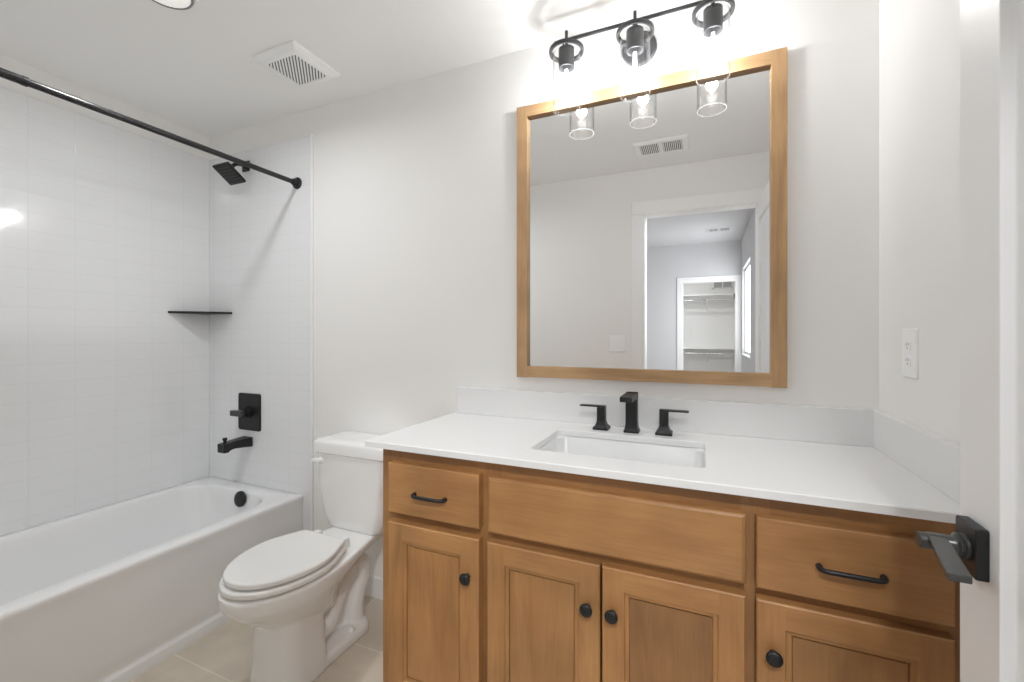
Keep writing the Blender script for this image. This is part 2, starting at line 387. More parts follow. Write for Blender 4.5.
# lever set: rose near the free edge, round neck, flat bar pointing back to the hinge
lz = .981; rc = DW-.049
bm = B()
rr = rrect(rc-.027, rc+.027, lz-.033, lz+.033, .003, 3, 1)
loft(bm, [[(x, 0.0, z) for x, z in rr], [(x, .0115, z) for x, z in rr], [(rc+(x-rc)*.965, .013, lz+(z-lz)*.965) for x, z in rr]])
dmap(bm); rose = struct('door_handle', bm, M['black'], 'matte black lever handle on square plate', door, bevel=.0008)
bm = B()
lathe(bm, (rc, .013, lz), (0, 1, 0), [(0, .0165), (.003, .0165), (.004, .015), (.006, .0165), (.009, .0165), (.011, .0125), (.014, .0115), (.040, .0105), (.0475, .0105), (.0485, .0095)], 28)
dmap(bm); o = struct('neck', bm, M['black_g'], None, rose, smooth=40)
bm = B()
bar = [(rc+.0095, .034, .0505, 0), (rc-.02, .034, .055, -.0005), (rc-.112, .0495, .0715, -.003)]
rings = [[(x, a, lz+.0005+d), (x, b, lz+.0005+d), (x, b, lz+.0095+d), (x, a, lz+.0095+d)] for x, a, b, d in bar]
loft(bm, rings)
dmap(bm); struct('lever', bm, M['black_g'], None, rose, bevel=.0012)

# ------------------------------------------------------------------ vanity
VX0, VX1 = -1.450, -0.004; VY = -0.530; VF = -0.558; VT = 0.9015; CT = 0.922
van = thing('vanity_cabinet', 'long brown stained wood bathroom vanity cabinet under the white countertop', 'vanity', ((VX0+VX1)/2, VY/2, 0))
bm = boxes((VX0, VX0+.018, VY+.019, -.004, 0, VT), (VX1-.018, VX1, VY+.019, -.004, 0, VT), (VX0+.018, VX1-.018, VY+.02, -.012, .105, .121),
           (VX0+.018, VX1-.018, -.010, -.004, .105, VT), (VX0+.018, VX1-.018, VY+.075, VY+.090, 0, .105))
obj('carcass', bm, M['wood_v'], van, bevel=.001)
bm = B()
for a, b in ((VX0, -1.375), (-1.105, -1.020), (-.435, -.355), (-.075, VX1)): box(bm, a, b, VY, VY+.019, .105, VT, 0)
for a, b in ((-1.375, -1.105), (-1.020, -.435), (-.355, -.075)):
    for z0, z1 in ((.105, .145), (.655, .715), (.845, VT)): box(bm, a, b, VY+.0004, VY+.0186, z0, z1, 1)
obj('face_frame', bm, [M['wood_v'], M['wood_h']], van).color = (.84, .83, .82, 1)  # darker tone paints in the shade of the gaps between fronts
def knob(x, z, owner):
    bm = B()
    lathe(bm, (x, VF, z), (0, -1, 0), [(0, .0085), (.003, .0085), (.0045, .0065), (.011, .006), (.014, .0130), (.017, .0165), (.021, .0165), (.024, .0135), (.0255, .006)], 28)
    return obj('knob', bm, M['black'], owner, smooth=50)
def pull(xc, z, owner):
    bm = B(); h = .0545; r = .0053
    pts = []
    for s in (-1, 1):
        arc = [(xc+s*h, VF+.001, z), (xc+s*h, VF-.010, z), (xc+s*(h-.0015), VF-.015, z), (xc+s*(h-.005), VF-.0185, z), (xc+s*(h-.011), VF-.0205, z), (xc+s*.015, VF-.0215, z)]
        pts += arc if s < 0 else arc[::-1]
    tube(bm, pts, [r*1.25, r*1.15]+[r]*8+[r*1.15, r*1.25], 14)
    return obj('handle', bm, M['black'], owner, smooth=50)
def front_slab(name, x0, x1, z0, z1, edge):
    bm = B()
    r0 = [(x0, z0), (x1, z0), (x1, z1), (x0, z1)]
    def ring(i, y): return [(x0+i, y, z0+i), (x1-i, y, z0+i), (x1-i, y, z1-i), (x0+i, y, z1-i)]
    if edge: rings = [ring(0, VY-.0006), ring(0, VF+.007), ring(.003, VF+.0035), ring(.006, VF+.002), ring(.008, VF)]
    else: rings = [ring(0, VY-.0006), ring(0, VF+.003), ring(.003, VF)]
    loft(bm, rings)
    return obj(name, bm, M['wood_h'], van)
d1 = front_slab('drawer', -1.407, -1.083, .703, .860, False); pull(-1.2495, .773, d1)
front_slab('false_front', -1.056, -.404, .698, .857, True)
d3 = front_slab('drawer', -.383, -.047, .698, .856, False); pull(-.2125, .772, d3); d3.color = (.90, .88, .88, 1)
def cab_door(x0, x1, z0, z1, kx, tone, ptone):
    sw = .0585; bm = B(); yb = VY-.0006
    # stiles (material 0, upright grain) and rails (material 1, cross grain) with a stepped inner edge
    def quad(p, mi): bm.faces.new([bm.verts.new(q) for q in p]).material_index = mi
    O = [(x0, z0), (x1, z0), (x1, z1), (x0, z1)]
    def R(i): return [(x0+i, z0+i), (x1-i, z0+i), (x1-i, z1-i), (x0+i, z1-i)]
    prof = [(0, yb), (0, VF+.003), (.003, VF), (sw-.004, VF), (sw-.001, VF+.0055), (sw+.0075, VF+.0065), (sw+.0085, VF+.0130), (sw+.0125, VF+.0130)]
    for (a, ya), (b, yc) in zip(prof, prof[1:]):
        ra, rb = R(a), R(b)
        for e in range(4):
            g = (e+1) % 4; mi = 1 if e in (0, 2) else 0
            if (a, b) == (.003, sw-.004):
                # straight butt joints: stiles full height, rails between them
                continue
            quad([(ra[e][0], ya, ra[e][1]), (ra[g][0], ya, ra[g][1]), (rb[g][0], yc, rb[g][1]), (rb[e][0], yc, rb[e][1])], mi)
    i0 = .003; i1 = sw-.004
    quad([(x0+i0, VF, z0+i0), (x0+i1, VF, z0+i0), (x0+i1, VF, z1-i0), (x0+i0, VF, z1-i0)], 0)
    quad([(x1-i1, VF, z0+i0), (x1-i0, VF, z0+i0), (x1-i0, VF, z1-i0), (x1-i1, VF, z1-i0)], 0)
    quad([(x0+i1, VF, z0+i0), (x1-i1, VF, z0+i0), (x1-i1, VF, z0+i1), (x0+i1, VF, z0+i1)], 1)
    quad([(x0+i1, VF, z1-i1), (x1-i1, VF, z1-i1), (x1-i1, VF, z1-i0), (x0+i1, VF, z1-i0)], 1)
    quad([(x0, yb, z0), (x1, yb, z0), (x1, yb, z1), (x0, yb, z1)], 0)
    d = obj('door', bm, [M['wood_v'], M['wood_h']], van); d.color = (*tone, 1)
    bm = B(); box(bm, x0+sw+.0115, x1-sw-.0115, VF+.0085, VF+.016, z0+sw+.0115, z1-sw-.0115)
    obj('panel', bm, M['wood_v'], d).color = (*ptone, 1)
    knob(kx, .562, d)
DZ0, DZ1 = .128, .673
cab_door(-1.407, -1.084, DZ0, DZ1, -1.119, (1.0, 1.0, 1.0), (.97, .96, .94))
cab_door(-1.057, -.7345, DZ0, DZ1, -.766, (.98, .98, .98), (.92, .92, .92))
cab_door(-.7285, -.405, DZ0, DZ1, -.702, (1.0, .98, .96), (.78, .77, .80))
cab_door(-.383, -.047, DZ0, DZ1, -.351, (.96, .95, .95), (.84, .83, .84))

# countertop with an undermount hole, backsplashes
SX0, SX1, SY0, SY1 = -.970, -.487, -.451, -.155
bm = B(); k = dict(k=6, m=8)
T0, T1 = CT-.020, CT
outer = lambda i: rrect(-1.494+i, -.001-i, -.565+i, -.001-i, .001, **k)
hole = lambda i: rrect(SX0-i, SX1+i, SY0-i, SY1+i, .02+i, **k)
rings = [at_z(hole(0), T0), at_z(outer(0), T0), at_z(outer(0), T1-.0025), at_z(outer(.0025), T1), at_z(hole(.002), T1), at_z(hole(0), T1-.002), at_z(hole(0), T0)]
loft(bm, rings, False, False)
tag(obj('countertop', bm, M['quartz']), 'white quartz countertop with sink cut-out lying on the vanity cabinet', 'countertop')
BSZ = CT+.1134
bm = boxes((-1.474, -.0001, -.0195, -.0001, CT+.0003, BSZ))
tag(obj('backsplash', bm, M['quartz'], bevel=.0015), 'long low white quartz backsplash strip below the mirror', 'backsplash')
bm = boxes((-.0195, -.0001, -.563, -.0197, CT+.0003, BSZ))
tag(obj('side_splash', bm, M['quartz'], bevel=.0015), 'short white quartz splash strip along the right wall below the outlet', 'backsplash')
# sink
sink = thing('sink', 'white rectangular undermount sink set into the countertop', 'sink', ((SX0+SX1)/2, (SY0+SY1)/2, .76))
bm = B()
rg = lambda i, r, z: at_z(rrect(SX0+i, SX1-i, SY0+i, SY1-i, r, **k), z)
zt = T0-.0006
rings = [rg(-.028, .05, zt-.014), rg(-.028, .05, zt), rg(-.004, .034, zt), rg(.003, .034, zt-.006), rg(.010, .034, zt-.09), rg(.020, .035, zt-.118), rg(.045, .04, zt-.132), rg(.13, .01, zt-.140)]
inner = [rg(.13, .01, zt-.150), rg(.04, .04, zt-.144), rg(.008, .04, zt-.124), rg(-.004, .04, zt-.09), rg(-.010, .04, zt-.014)]
loft(bm, rings+inner+[rings[0]], False, False)
bmesh.ops.remove_doubles(bm, verts=bm.verts, dist=1e-5)
obj('basin', bm, M['sinkware'], sink, smooth=50)
bm = B(); sc_ = ((SX0+SX1)/2, (SY0+SY1)/2)
box(bm, SX0+.125, SX1-.125, SY0+.125, SY1-.125, zt-.149, zt-.141)
lathe(bm, (sc_[0], sc_[1], zt-.141), (0, 0, 1), [(0, .032), (.003, .031), (.004, .026), (.004, .018), (.010, .017), (.011, .012)], 28)
obj('drain', bm, M['black'], sink, smooth=40)
# faucet
fau = thing('faucet', 'matte black widespread faucet with square spout and two lever handles behind the sink', 'faucet', (-.7215, -.09, CT))
def rbox_ring(xc, yc, hx, hy, z): return [(xc-hx, yc-hy, z), (xc+hx, yc-hy, z), (xc+hx, yc+hy, z), (xc-hx, yc+hy, z)]
def pillar(bm, xc, yc, base, top, z1, flare):
    z = CT+.0002
    prof = [(base, z), (base, z+.008), (base*.86, z+.012), (top+(base-top)*.42, z+flare*.45), (top+(base-top)*.14, z+flare*.75), (top, z+flare), (top, z1)]
    loft(bm, [rbox_ring(xc, yc, h, h, zz) for h, zz in prof])
bm = B(); fx, fy = -.7215, -.094
z = CT+.0002
prof = [(.0255, z), (.0255, z+.006), (.0225, z+.013), (.0203, z+.026), (.0195, z+.045), (.0195, 1.061)]
loft(bm, [rbox_ring(fx, fy, h, h*.9, zz) for h, zz in prof])
loft(bm, [[(fx-.0195, y, 1.061), (fx+.0195, y, 1.061), (fx+.0195, y, zb), (fx-.0195, y, zb)] for y, zb in ((fy+.0176, 1.040), (fy-.02, 1.040), (-.215, 1.0435), (-.229, 1.0445))])
obj('spout', bm, M['black'], fau, bevel=.0015)
for xc, s in ((-.8295, -1), (-.6150, 1)):
    bm = B(); yc = -.087
    pillar(bm, xc, yc, .0270, .0145, 1.001, .032)
    loft(bm, [rbox_ring(xc+s*a, yc, .0003, .0135, zz) for a, zz in ()] or [[(xc-s*.0145, yc-.0135, 1.0015), (xc-s*.0145, yc+.0135, 1.0015), (xc-s*.0145, yc+.0135, 1.0075), (xc-s*.0145, yc-.0135, 1.0075)],
             [(xc+s*.079, yc-.0115, 1.002), (xc+s*.079, yc+.0115, 1.002), (xc+s*.079, yc+.0115, 1.007), (xc+s*.079, yc-.0115, 1.007)]])
    obj('handle', bm, M['black'], fau, bevel=.001)

# ------------------------------------------------------------------ mirror
mx0, mx1, mz0, mz1 = -1.190, -.2435, 1.091, 2.191; fw_ = .0455; my = -.026
mir = thing('wall_mirror', 'large mirror in a honey wood frame hung above the sink', 'mirror', ((mx0+mx1)/2, 0, mz0))
bm = B()
for mi, P4 in ((0, ((mx0, mz0), (mx0+fw_, mz0), (mx0+fw_, mz1), (mx0, mz1))), (0, ((mx1-fw_, mz0), (mx1, mz0), (mx1, mz1), (mx1-fw_, mz1))),
               (1, ((mx0+fw_, mz0+.002), (mx1-fw_, mz0+.002), (mx1-fw_, mz0+fw_), (mx0+fw_, mz0+fw_))), (1, ((mx0+fw_, mz1-fw_), (mx1-fw_, mz1-fw_), (mx1-fw_, mz1-.001), (mx0+fw_, mz1-.001)))):
    loft(bm, [[(x, -.001, z) for x, z in P4], [(x, my, z) for x, z in P4]], mi=mi)
obj('frame', bm, [M['frame_v'], M['frame_h']], mir, bevel=.0008)
bm = boxes((mx0+fw_-.004, mx1-fw_+.004, -.008, -.003, mz0+fw_-.004, mz1-fw_+.004))
obj('mirror_glass', bm, M['mirror'], mir)

# ------------------------------------------------------------------ vanity light
vl = thing('vanity_light', 'dark metal three-bulb vanity light with clear glass cylinder shades above the mirror', 'light fixture', (BULB_X[1], 0, 2.30))
bm = B(); lathe(bm, (BULB_X[1], -.001, 2.315), (0, -1, 0), [(0, .062), (.014, .062), (.018, .058), (.019, .02)], 40)
obj('canopy', bm, M['grey_metal'], vl, smooth=40)
bm = B(); tube(bm, [(BULB_X[1], -.018, 2.318), (BULB_X[1], -.07, 2.330), (BULB_X[1], BULB_Y, 2.343)], .008, 14)
obj('arm', bm, M['grey_metal'], vl, smooth=40)
bm = B(); cyl(bm, (BULB_X[0]-.045, BULB_Y, 2.345), (BULB_X[2]+.045, BULB_Y, 2.345), .0062, 16, b=.001)
obj('bar', bm, M['grey_metal'], vl, smooth=40)
for bx_ in BULB_X:
    bm = B()
    lathe(bm, (bx_, BULB_Y, 2.296), (0, 0, 1), [(0, .0565), (.000, .0625), (.006, .0640), (.014, .0630), (.016, .058), (.014, .0515), (.004, .0515), (0, .0565)], 44, False, False)
    for a in range(2):                                # spokes that carry the ring
        t = PI/2+PI*a; c_, s_ = math.cos(t), math.sin(t)
        tube(bm, [(bx_+.008*c_, BULB_Y+.008*s_, 2.308), (bx_+.056*c_, BULB_Y+.056*s_, 2.306)], .003, 8)
    ring = obj('shade_ring', bm, M['grey_metal'], vl, smooth=40)
    bm = B(); cyl(bm, (bx_, BULB_Y, 2.300), (bx_, BULB_Y, 2.379), .0058, 16, b=.001)
    obj('stem', bm, M['grey_metal'], ring, smooth=40)
    bm = B(); lathe(bm, (bx_, BULB_Y, 2.313), (0, 0, -1), [(0, .026), (.002, .0290), (.072, .0290), (.074, .0260), (.070, .0235), (.045, .0235)], 32)
    obj('socket', bm, M['grey_metal'], vl, smooth=40)
    bm = B(); R_, t_ = .0505, .0028; zb, zt_ = 2.093, 2.297
    lathe(bm, (bx_, BULB_Y, zb), (0, 0, 1), [(0, R_-t_*.5), (0, R_+.0004), (.003, R_+.0006), (.006, R_), (zt_-zb, R_), (zt_-zb, R_-t_), (.006, R_-t_), (.003, R_-t_-.0006), (0, R_-t_-.0004), (0, R_-t_*.5)], 48, False, False)
    sh = obj('glass_shade', bm, M['glass'], vl, smooth=40)
    bm = B(); rc2 = R_-t_/2
    loft(bm, [[(bx_+(rc2+.0013*math.cos(b_))*math.cos(2*PI*i/48), BULB_Y+(rc2+.0013*math.cos(b_))*math.sin(2*PI*i/48), zb+.0013*math.sin(b_)) for i in range(48)] for b_ in [2*PI*q/8 for q in range(9)]], False, False)
    obj('ground_rim', bm, M['rim'], sh, smooth=60)
    bm = B(); lathe(bm, (bx_, BULB_Y, 2.262), (0, 0, -1), [(0, .008), (.022, .0085), (.034, .0115), (.05, .0148), (.075, .0158), (.095, .0145), (.110, .010), (.117, .004), (.118, .0005)], 28)
    bl = obj('bulb', bm, M['bulb_glass'], vl, smooth=60)
    bm = B()
    for a in range(4):
        t = PI/4+PI/2*a; c_, s_ = math.cos(t), math.sin(t)
        tube(bm, [(bx_+.004*c_, BULB_Y+.004*s_, 2.236), (bx_+.0068*c_, BULB_Y+.0068*s_, 2.163)], .0019, 8)
    obj('filament', bm, M['bulb'], bl, smooth=60)

# ------------------------------------------------------------------ toilet
TC = -1.91
toi = thing('toilet', 'white two-piece elongated toilet with closed lid between tub and vanity', 'toilet', (TC, -.40, 0))
def egg(hw, yf, yb, n=56, sq=2.0, back=2.6):
    """outline in plan: round front at yf, squarer back at yb"""
    yc = yb+(yf-yb)*.52; pts = []
    for i in range(n):
        t = 2*PI*i/n; c_, s_ = math.cos(t), math.sin(t)
        if s_ <= 0:
            e = 2/sq; x = hw*math.copysign(abs(c_)**e, c_); y = yc+(yc-yf)*-(abs(s_)**e)
        else:
            e = 2/back; x = hw*math.copysign(abs(c_)**e, c_); y = yc+(yb-yc)*(abs(s_)**e)
        pts.append((TC+x, y))
    return pts
def oval(hw, hb, yf, yw, yb, waist=False, rb=.02):
    """plan outline: round front tip at yf, widest at yw, flat back of half width hb at yb"""
    right = []
    for i in range(24):
        t = PI/2*i/23; right.append((hw*math.sin(t), yw-(yw-yf)*math.cos(t)))
    for i in range(1, 17):
        u = i/16; k_ = (.5+.5*math.cos(PI*u)) if waist else math.cos(u*PI/2)
        right.append((hb+(hw-hb)*k_, yw+(yb-rb-yw)*u))
    for i in range(1, 6):
        t = PI/2*i/5; right.append((hb-rb+rb*math.cos(t), yb-rb+rb*math.sin(t)))
    pts = [(TC+x, y) for x, y in right]+[(TC-x, y) for x, y in reversed(right[1:])]
    return pts
bm = B()
# bowl and tank deck: from underside up to the rim
S1 = [(.070, .06, -.555, -.42, -.28, .18), (.105, .055, -.600, -.44, -.26, .220), (.132, .055, -.650, -.46, -.25, .262), (.150, .055, -.690, -.47, -.22, .296), (.163, .062, -.720, -.48, -.17, .322),
      (.172, .085, -.737, -.485, -.09, .344), (.1765, .104, -.7445, -.49, -.035, .368), (.178, .105, -.746, -.49, -.032, .384), (.1765, .104, -.7445, -.49, -.033, .3935), (.170, .098, -.738, -.49, -.040, .397)]
loft(bm, [at_z(oval(a, b, c, d, e, True), z) for a, b, c, d, e, z in S1])
# front pedestal column, cut off square at its back
S2 = [(.116, -.622, -.415, 0.0), (.114, -.620, -.415, .02), (.106, -.611, -.42, .10), (.103, -.608, -.425, .20), (.108, -.612, -.425, .25), (.118, -.62, -.42, .29)]
loft(bm, [at_z(egg(a, b, c, sq=2.6, back=9), d) for a, b, c, d in S2])
# foot plate towards the wall
loft(bm, [at_z(rrect(TC-h, TC+h, y0, y1, .05), z) for h, y0, y1, z in ((.112, -.56, -.175, 0), (.112, -.56, -.175, .030), (.104, -.55, -.183, .044), (.06, -.5, -.20, .050))])
# trapway: one S-shaped body showing on both sides
for s in (-1, 1):
    o_ = TC+s*.040
    tube(bm, [(o_, -.45, .16), (o_, -.41, .100), (o_, -.365, .105), (o_, -.325, .165), (o_, -.290, .235), (o_, -.250, .290), (o_, -.205, .300), (o_, -.170, .262), (o_, -.172, .205), (o_, -.198, .150), (o_, -.215, .100), (o_, -.222, .03)],
         [.040, .039, .037, .036, .036, .037, .038, .037, .036, .036, .038, .045], 18)
loft(bm, [at_z(rrect(TC-.030, TC+.030, y0, y1, .01), z) for y0, y1, z in ((-.50, -.20, .02), (-.50, -.17, .15), (-.46, -.15, .32))])
body = obj('bowl', bm, M['porcelain'], toi)
rm = body.modifiers.new('fuse', 'REMESH'); rm.mode = 'VOXEL'; rm.voxel_size = .005; rm.use_smooth_shade = True
sm = body.modifiers.new('soften', 'SMOOTH'); sm.factor = .5; sm.iterations = 5
def lid_mesh(hw, hb, yf, yb, z0, z1):
    bm = B()
    def g(e, z): return at_z(oval(hw-e, hb-e, yf+e, -.505, yb-e, False, .03), z)
    loft(bm, [g(.006, z0), g(.0015, z0+.002), g(0, z0+.006), g(0, z1-.006), g(.0015, z1-.0022), g(.005, z1-.0006), g(.014, z1)])
    return bm
obj('seat', lid_mesh(.1745, .128, -.740, -.332, .4035, .4245), M['seat'], toi, smooth=50)
obj('lid', lid_mesh(.1685, .124, -.727, -.338, .4300, .4505), M['seat'], toi, smooth=50)
for s in (-1, 1):
    bm = B(); bmx = TC+s*.075
    loft(bm, [at_z(rrect(bmx-.018, bmx+.018, -.331, -.290, .010, 4, 1), z) for z in (.3955, .426)]+[at_z(rrect(bmx-.014, bmx+.014, -.327, -.294, .009, 4, 1), .434)])
    obj('seat_hinge', bm, M['seat'], toi, smooth=40)
bm = B()
TK = [(.128, -.170, -.045, .3885), (.140, -.186, -.035, .396), (.155, -.195, -.028, .413), (.172, -.201, -.022, .450), (.187, -.206, -.020, .51), (.199, -.210, -.018, .61), (.206, -.213, -.018, .733)]
loft(bm, [at_z(rrect(TC-h, TC+h, y0, y1, min(.045, (y1-y0)*.4)), z) for h, y0, y1, z in TK])
tank = obj('tank', bm, M['porcelain'], toi, smooth=50)
bm = B()
LD = [(.208, -.216, -.014, .7335), (.214, -.222, -.012, .738), (.215, -.223, -.012, .778), (.211, -.219, -.014, .786), (.201, -.209, -.022, .792), (.17, -.18, -.04, .795)]
loft(bm, [at_z(rrect(TC-h, TC+h, y0, y1, .035), z) for h, y0, y1, z in LD])
obj('tank_lid', bm, M['porcelain'], toi, smooth=50)
bm = B(); lx = TC-.158; lzz = .699
lathe(bm, (lx, -.2105, lzz), (0, -1, 0), [(0, .016), (.004, .016), (.007, .012), (.016, .011), (.020, .010)], 24)
tube(bm, [(lx+.006, -.224, lzz), (lx-.012, -.226, lzz+.001), (lx-.026, -.229, lzz+.002), (lx-.033, -.2295, lzz+.002)], [.0085, .008, .009, .006], 14)
obj('flush_lever', bm, M['plastic'], tank, smooth=50)
for s in (-1, 1):
    bm = B(); lathe(bm, (TC+s*.090, -.285, .045), (0, 0, 1), [(0, .014), (.008, .0135), (.015, .010), (.018, .004)], 20)
    obj('bolt_cap', bm, M['seat'], toi, smooth=60)

# ------------------------------------------------------------------ bathtub
tx0, tx1, ty0, ty1, tz = XL+.011, -2.407, YF+.012, -.0115, .428
tub = thing('bathtub', 'white alcove bathtub with plain front apron under the shower tile', 'bathtub', ((tx0+tx1)/2, (ty0+ty1)/2, 0))
bm = B(); kk = dict(k=8, m=14)
def tr(dx, z, i=0): return at_z(rrect(tx0+i, tx1-dx-i, ty0+i, ty1-i, .003, **kk), z)
def ti(x0, x1, y0, y1, r, z): return at_z(rrect(x0, x1, y0, y1, r, **kk), z)
ix0, ix1, iy0, iy1 = tx0+.062, tx1-.088, ty0+.10, -.105
rings = [tr(0, 0), tr(.001, .040), tr(.003, .046), tr(.011, .054), tr(.012, .066), tr(.008, .085), tr(.0055, .12), tr(.006, .34), tr(.003, .395), tr(0, .412), tr(.001, .422), tr(.004, .4265, .001), tr(.008, tz, .003),
         ti(ix0-.012, ix1+.012, iy0-.012, iy1+.010, .15, tz), ti(ix0-.003, ix1+.003, iy0-.003, iy1+.003, .15, tz-.003), ti(ix0+.003, ix1-.003, iy0+.004, iy1-.003, .15, tz-.012),
         ti(ix0+.012, ix1-.010, iy0+.03, iy1-.010, .15, tz-.06), ti(ix0+.04, ix1-.035, iy0+.12, iy1-.03, .15, tz-.22), ti(ix0+.07, ix1-.06, iy0+.20, iy1-.055, .14, tz-.31),
         ti(ix0+.11, ix1-.10, iy0+.25, iy1-.10, .12, tz-.345), ti(ix0+.22, ix1-.20, iy0+.5, iy1-.25, .06, tz-.352)]
loft(bm, rings, False, True)
obj('tub_shell', bm, M['acrylic'], tub, smooth=50)
bm = B(); lathe(bm, (-2.744, -.1165, .391), (0, -1, .15), [(0, .041), (.008, .041), (.010, .040), (.013, .037), (.015, .028), (.0155, .010)], 36)
obj('overflow_cover', bm, M['black'], tub, smooth=35)
bm = B(); lathe(bm, (-2.772, -.43, tz-.3515), (0, 0, 1), [(0, .035), (.003, .034), (.004, .02)], 30)
obj('tub_drain', bm, M['black'], tub, smooth=35)

# ------------------------------------------------------------------ shower fittings
TF = -.0103                                            # tile face of the plumbing wall
sv = thing('shower_valve', 'black square shower valve plate with lever on the tiled wall', 'shower valve', (-2.822, TF, .831))
bm = B(); rr = rrect(-2.911, -2.731, .728, .935, .012, 5, 3)
loft(bm, [[(x, TF, z) for x, z in rr], [(x, TF-.006, z) for x, z in rr], [(-2.824+(x+2.824)*.965, TF-.009, .831+(z-.831)*.965) for x, z in rr]])
obj('escutcheon', bm, M['black'], sv, smooth=30)
bm = B(); lathe(bm, (-2.822, TF-.009, .831), (0, -1, 0), [(0, .033), (.014, .032), (.017, .027), (.042, .026), (.044, .022)], 28)
obj('valve_stem', bm, M['black'], sv, smooth=35)
bm = B(); rings = [[(x, y0, z0), (x, y1, z0), (x, y1, z1), (x, y0, z1)] for x, y0, y1, z0, z1 in ((-2.800, TF-.046, TF-.071, .815, .847), (-2.845, TF-.046, TF-.071, .815, .847), (-2.892, TF-.048, TF-.069, .815, .844))]
loft(bm, rings); obj('lever', bm, M['black_g'], sv, bevel=.0015)
ts = thing('tub_spout', 'black flat tub spout with diverter knob above the tub rim', 'tub spout', (-2.842, TF, .665))
bm = B()
rings = [[(xc-hw, y, zl), (xc+hw, y, zl), (xc+hw, y, zh), (xc-hw, y, zh)] for xc, hw, y, zl, zh in ((-2.836, .037, TF, .640, .692), (-2.836, .037, TF-.006, .640, .692), (-2.842, .028, TF-.09, .647, .687), (-2.842, .028, TF-.118, .642, .684), (-2.842, .028, TF-.122, .634, .683), (-2.842, .028, TF-.150, .634, .680))]
loft(bm, rings); obj('spout_body', bm, M['black'], ts, bevel=.002)
bm = B(); cyl(bm, (-2.842, TF-.128, .680), (-2.842, TF-.128, .700), .008, 14); cyl(bm, (-2.842, TF-.128, .697), (-2.842, TF-.128, .711), .0115, 18, b=.002)
obj('diverter_knob', bm, M['black'], ts, smooth=40)
sh_ = thing('shower_sprayer', 'black square shower head on a short arm high on the tiled wall', 'shower head', (-2.85, TF, 2.212))
bm = B(); rr = rrect(-2.878, -2.822, 2.184, 2.240, .003, 3, 1)
loft(bm, [[(x, TF, z) for x, z in rr], [(x, TF-.008, z) for x, z in rr]]); obj('flange', bm, M['black'], sh_, bevel=.001)
bm = B(); tube(bm, [(-2.85, TF-.006, 2.212), (-2.85, -.045, 2.212), (-2.849, -.070, 2.206), (-2.846, -.090, 2.190), (-2.842, -.107, 2.168)], .0105, 16)
lathe(bm, (-2.842, -.104, 2.172), (.1, -.5, -.85), [(0, .012), (.004, .016), (.014, .016), (.020, .011), (.030, .014)], 20)
obj('arm', bm, M['black'], sh_, smooth=40)
hd = Matrix.Translation((-2.836, -.120, 2.130)) @ Matrix.Rotation(math.radians(-35), 4, 'X')
bm = B(); rr = rrect(-.0625, .0625, -.0625, .0625, .006, 4, 2)
loft(bm, [at_z([(x*.5, y*.5) for x, y in rr], .020), at_z([(x*.94, y*.94) for x, y in rr], .012), at_z(rr, .008), at_z(rr, -.001), at_z([(x*.97, y*.97) for x, y in rr], -.003)])
bm.transform(hd); head = obj('head_plate', bm, M['black'], sh_, smooth=30)
bm = B()
for j in range(6):
    y = -.045+.018*j
    for i in range(9): lathe(bm, (-.048+.012*i, y, -.003), (0, 0, -1), [(0, .0028), (.0025, .0018)], 6)
    box(bm, -.056, .056, y+.0065, y+.0085, -.0042, -.0026)
bm.transform(hd); obj('spray_nozzles', bm, M['black_g'], head)
rod = thing('shower_rod', 'long black telescoping shower curtain rod across the tub opening', 'curtain rod', (-2.452, (ty0+TF)/2, 2.06))
rx, rz = -2.452, 2.062
bm = B(); cyl(bm, (rx, TF-.02, rz), (rx, -1.06, rz), .0122, 20); obj('inner_tube', bm, M['rod'], rod, smooth=40)
bm = B(); cyl(bm, (rx, -1.025, rz), (rx, YF+.03, rz), .0140, 20, b=.001); cyl(bm, (rx, -1.015, rz), (rx, -1.030, rz), .0152, 20, b=.001); obj('outer_tube', bm, M['rod'], rod, smooth=40)
for y, s in ((TF, -1), (YF+.0103, 1)):
    bm = B(); lathe(bm, (rx, y, rz), (0, s, 0), [(0, .031), (.004, .031), (.009, .028), (.012, .019), (.030, .0165), (.034, .0145)], 32)
    obj('end_flange', bm, M['black'], rod, smooth=40)
bm = B(); cxx, cyy, zz = XL+.0103, TF, 1.388
outl = [(cxx, cyy), (cxx, -.232)]+[(cxx+.205*u+.020*math.sin(PI*u), -.232+(.2217)*u-.020*math.sin(PI*u)) for u in [i/14 for i in range(1, 14)]]+[(cxx+.205, cyy)]
loft(bm, [at_z(outl, zz-.0055), at_z(outl, zz+.0055)])
tag(obj('corner_shelf', bm, M['black'], bevel=.001), 'thin black corner shelf in the tiled shower corner', 'shelf')

# ------------------------------------------------------------------ ceiling fittings
fan = thing('exhaust_fan', 'square white exhaust fan grille on the ceiling in front of the shower', 'exhaust fan', (-2.113, -.297, H))
gx0, gx1, gy0, gy1 = -2.238, -1.988, -.422, -.172
bm = B()
rf = lambda i, z: at_z(rrect(gx0+i, gx1-i, gy0+i, gy1-i, .008, 4, 2), z)
loft(bm, [rf(0, H-.0005), rf(0, H-.008), rf(.004, H-.012), rf(.016, H-.022), rf(.030, H-.026), rf(.040, H-.026), rf(.041, H-.014)], True, False)
obj('cover', bm, M['plastic'], fan, smooth=35)
bm = B(); i_ = .0405
box(bm, gx0+i_, gx1-i_, gy0+i_, gy1-i_, H-.0220, H-.011); obj('dark_backing', bm, M['dark'], fan)
bm = B(); a0, a1, b0, b1 = gx0+i_, gx1-i_, gy0+i_, gy1-i_; side = a1-a0; nsl = 20
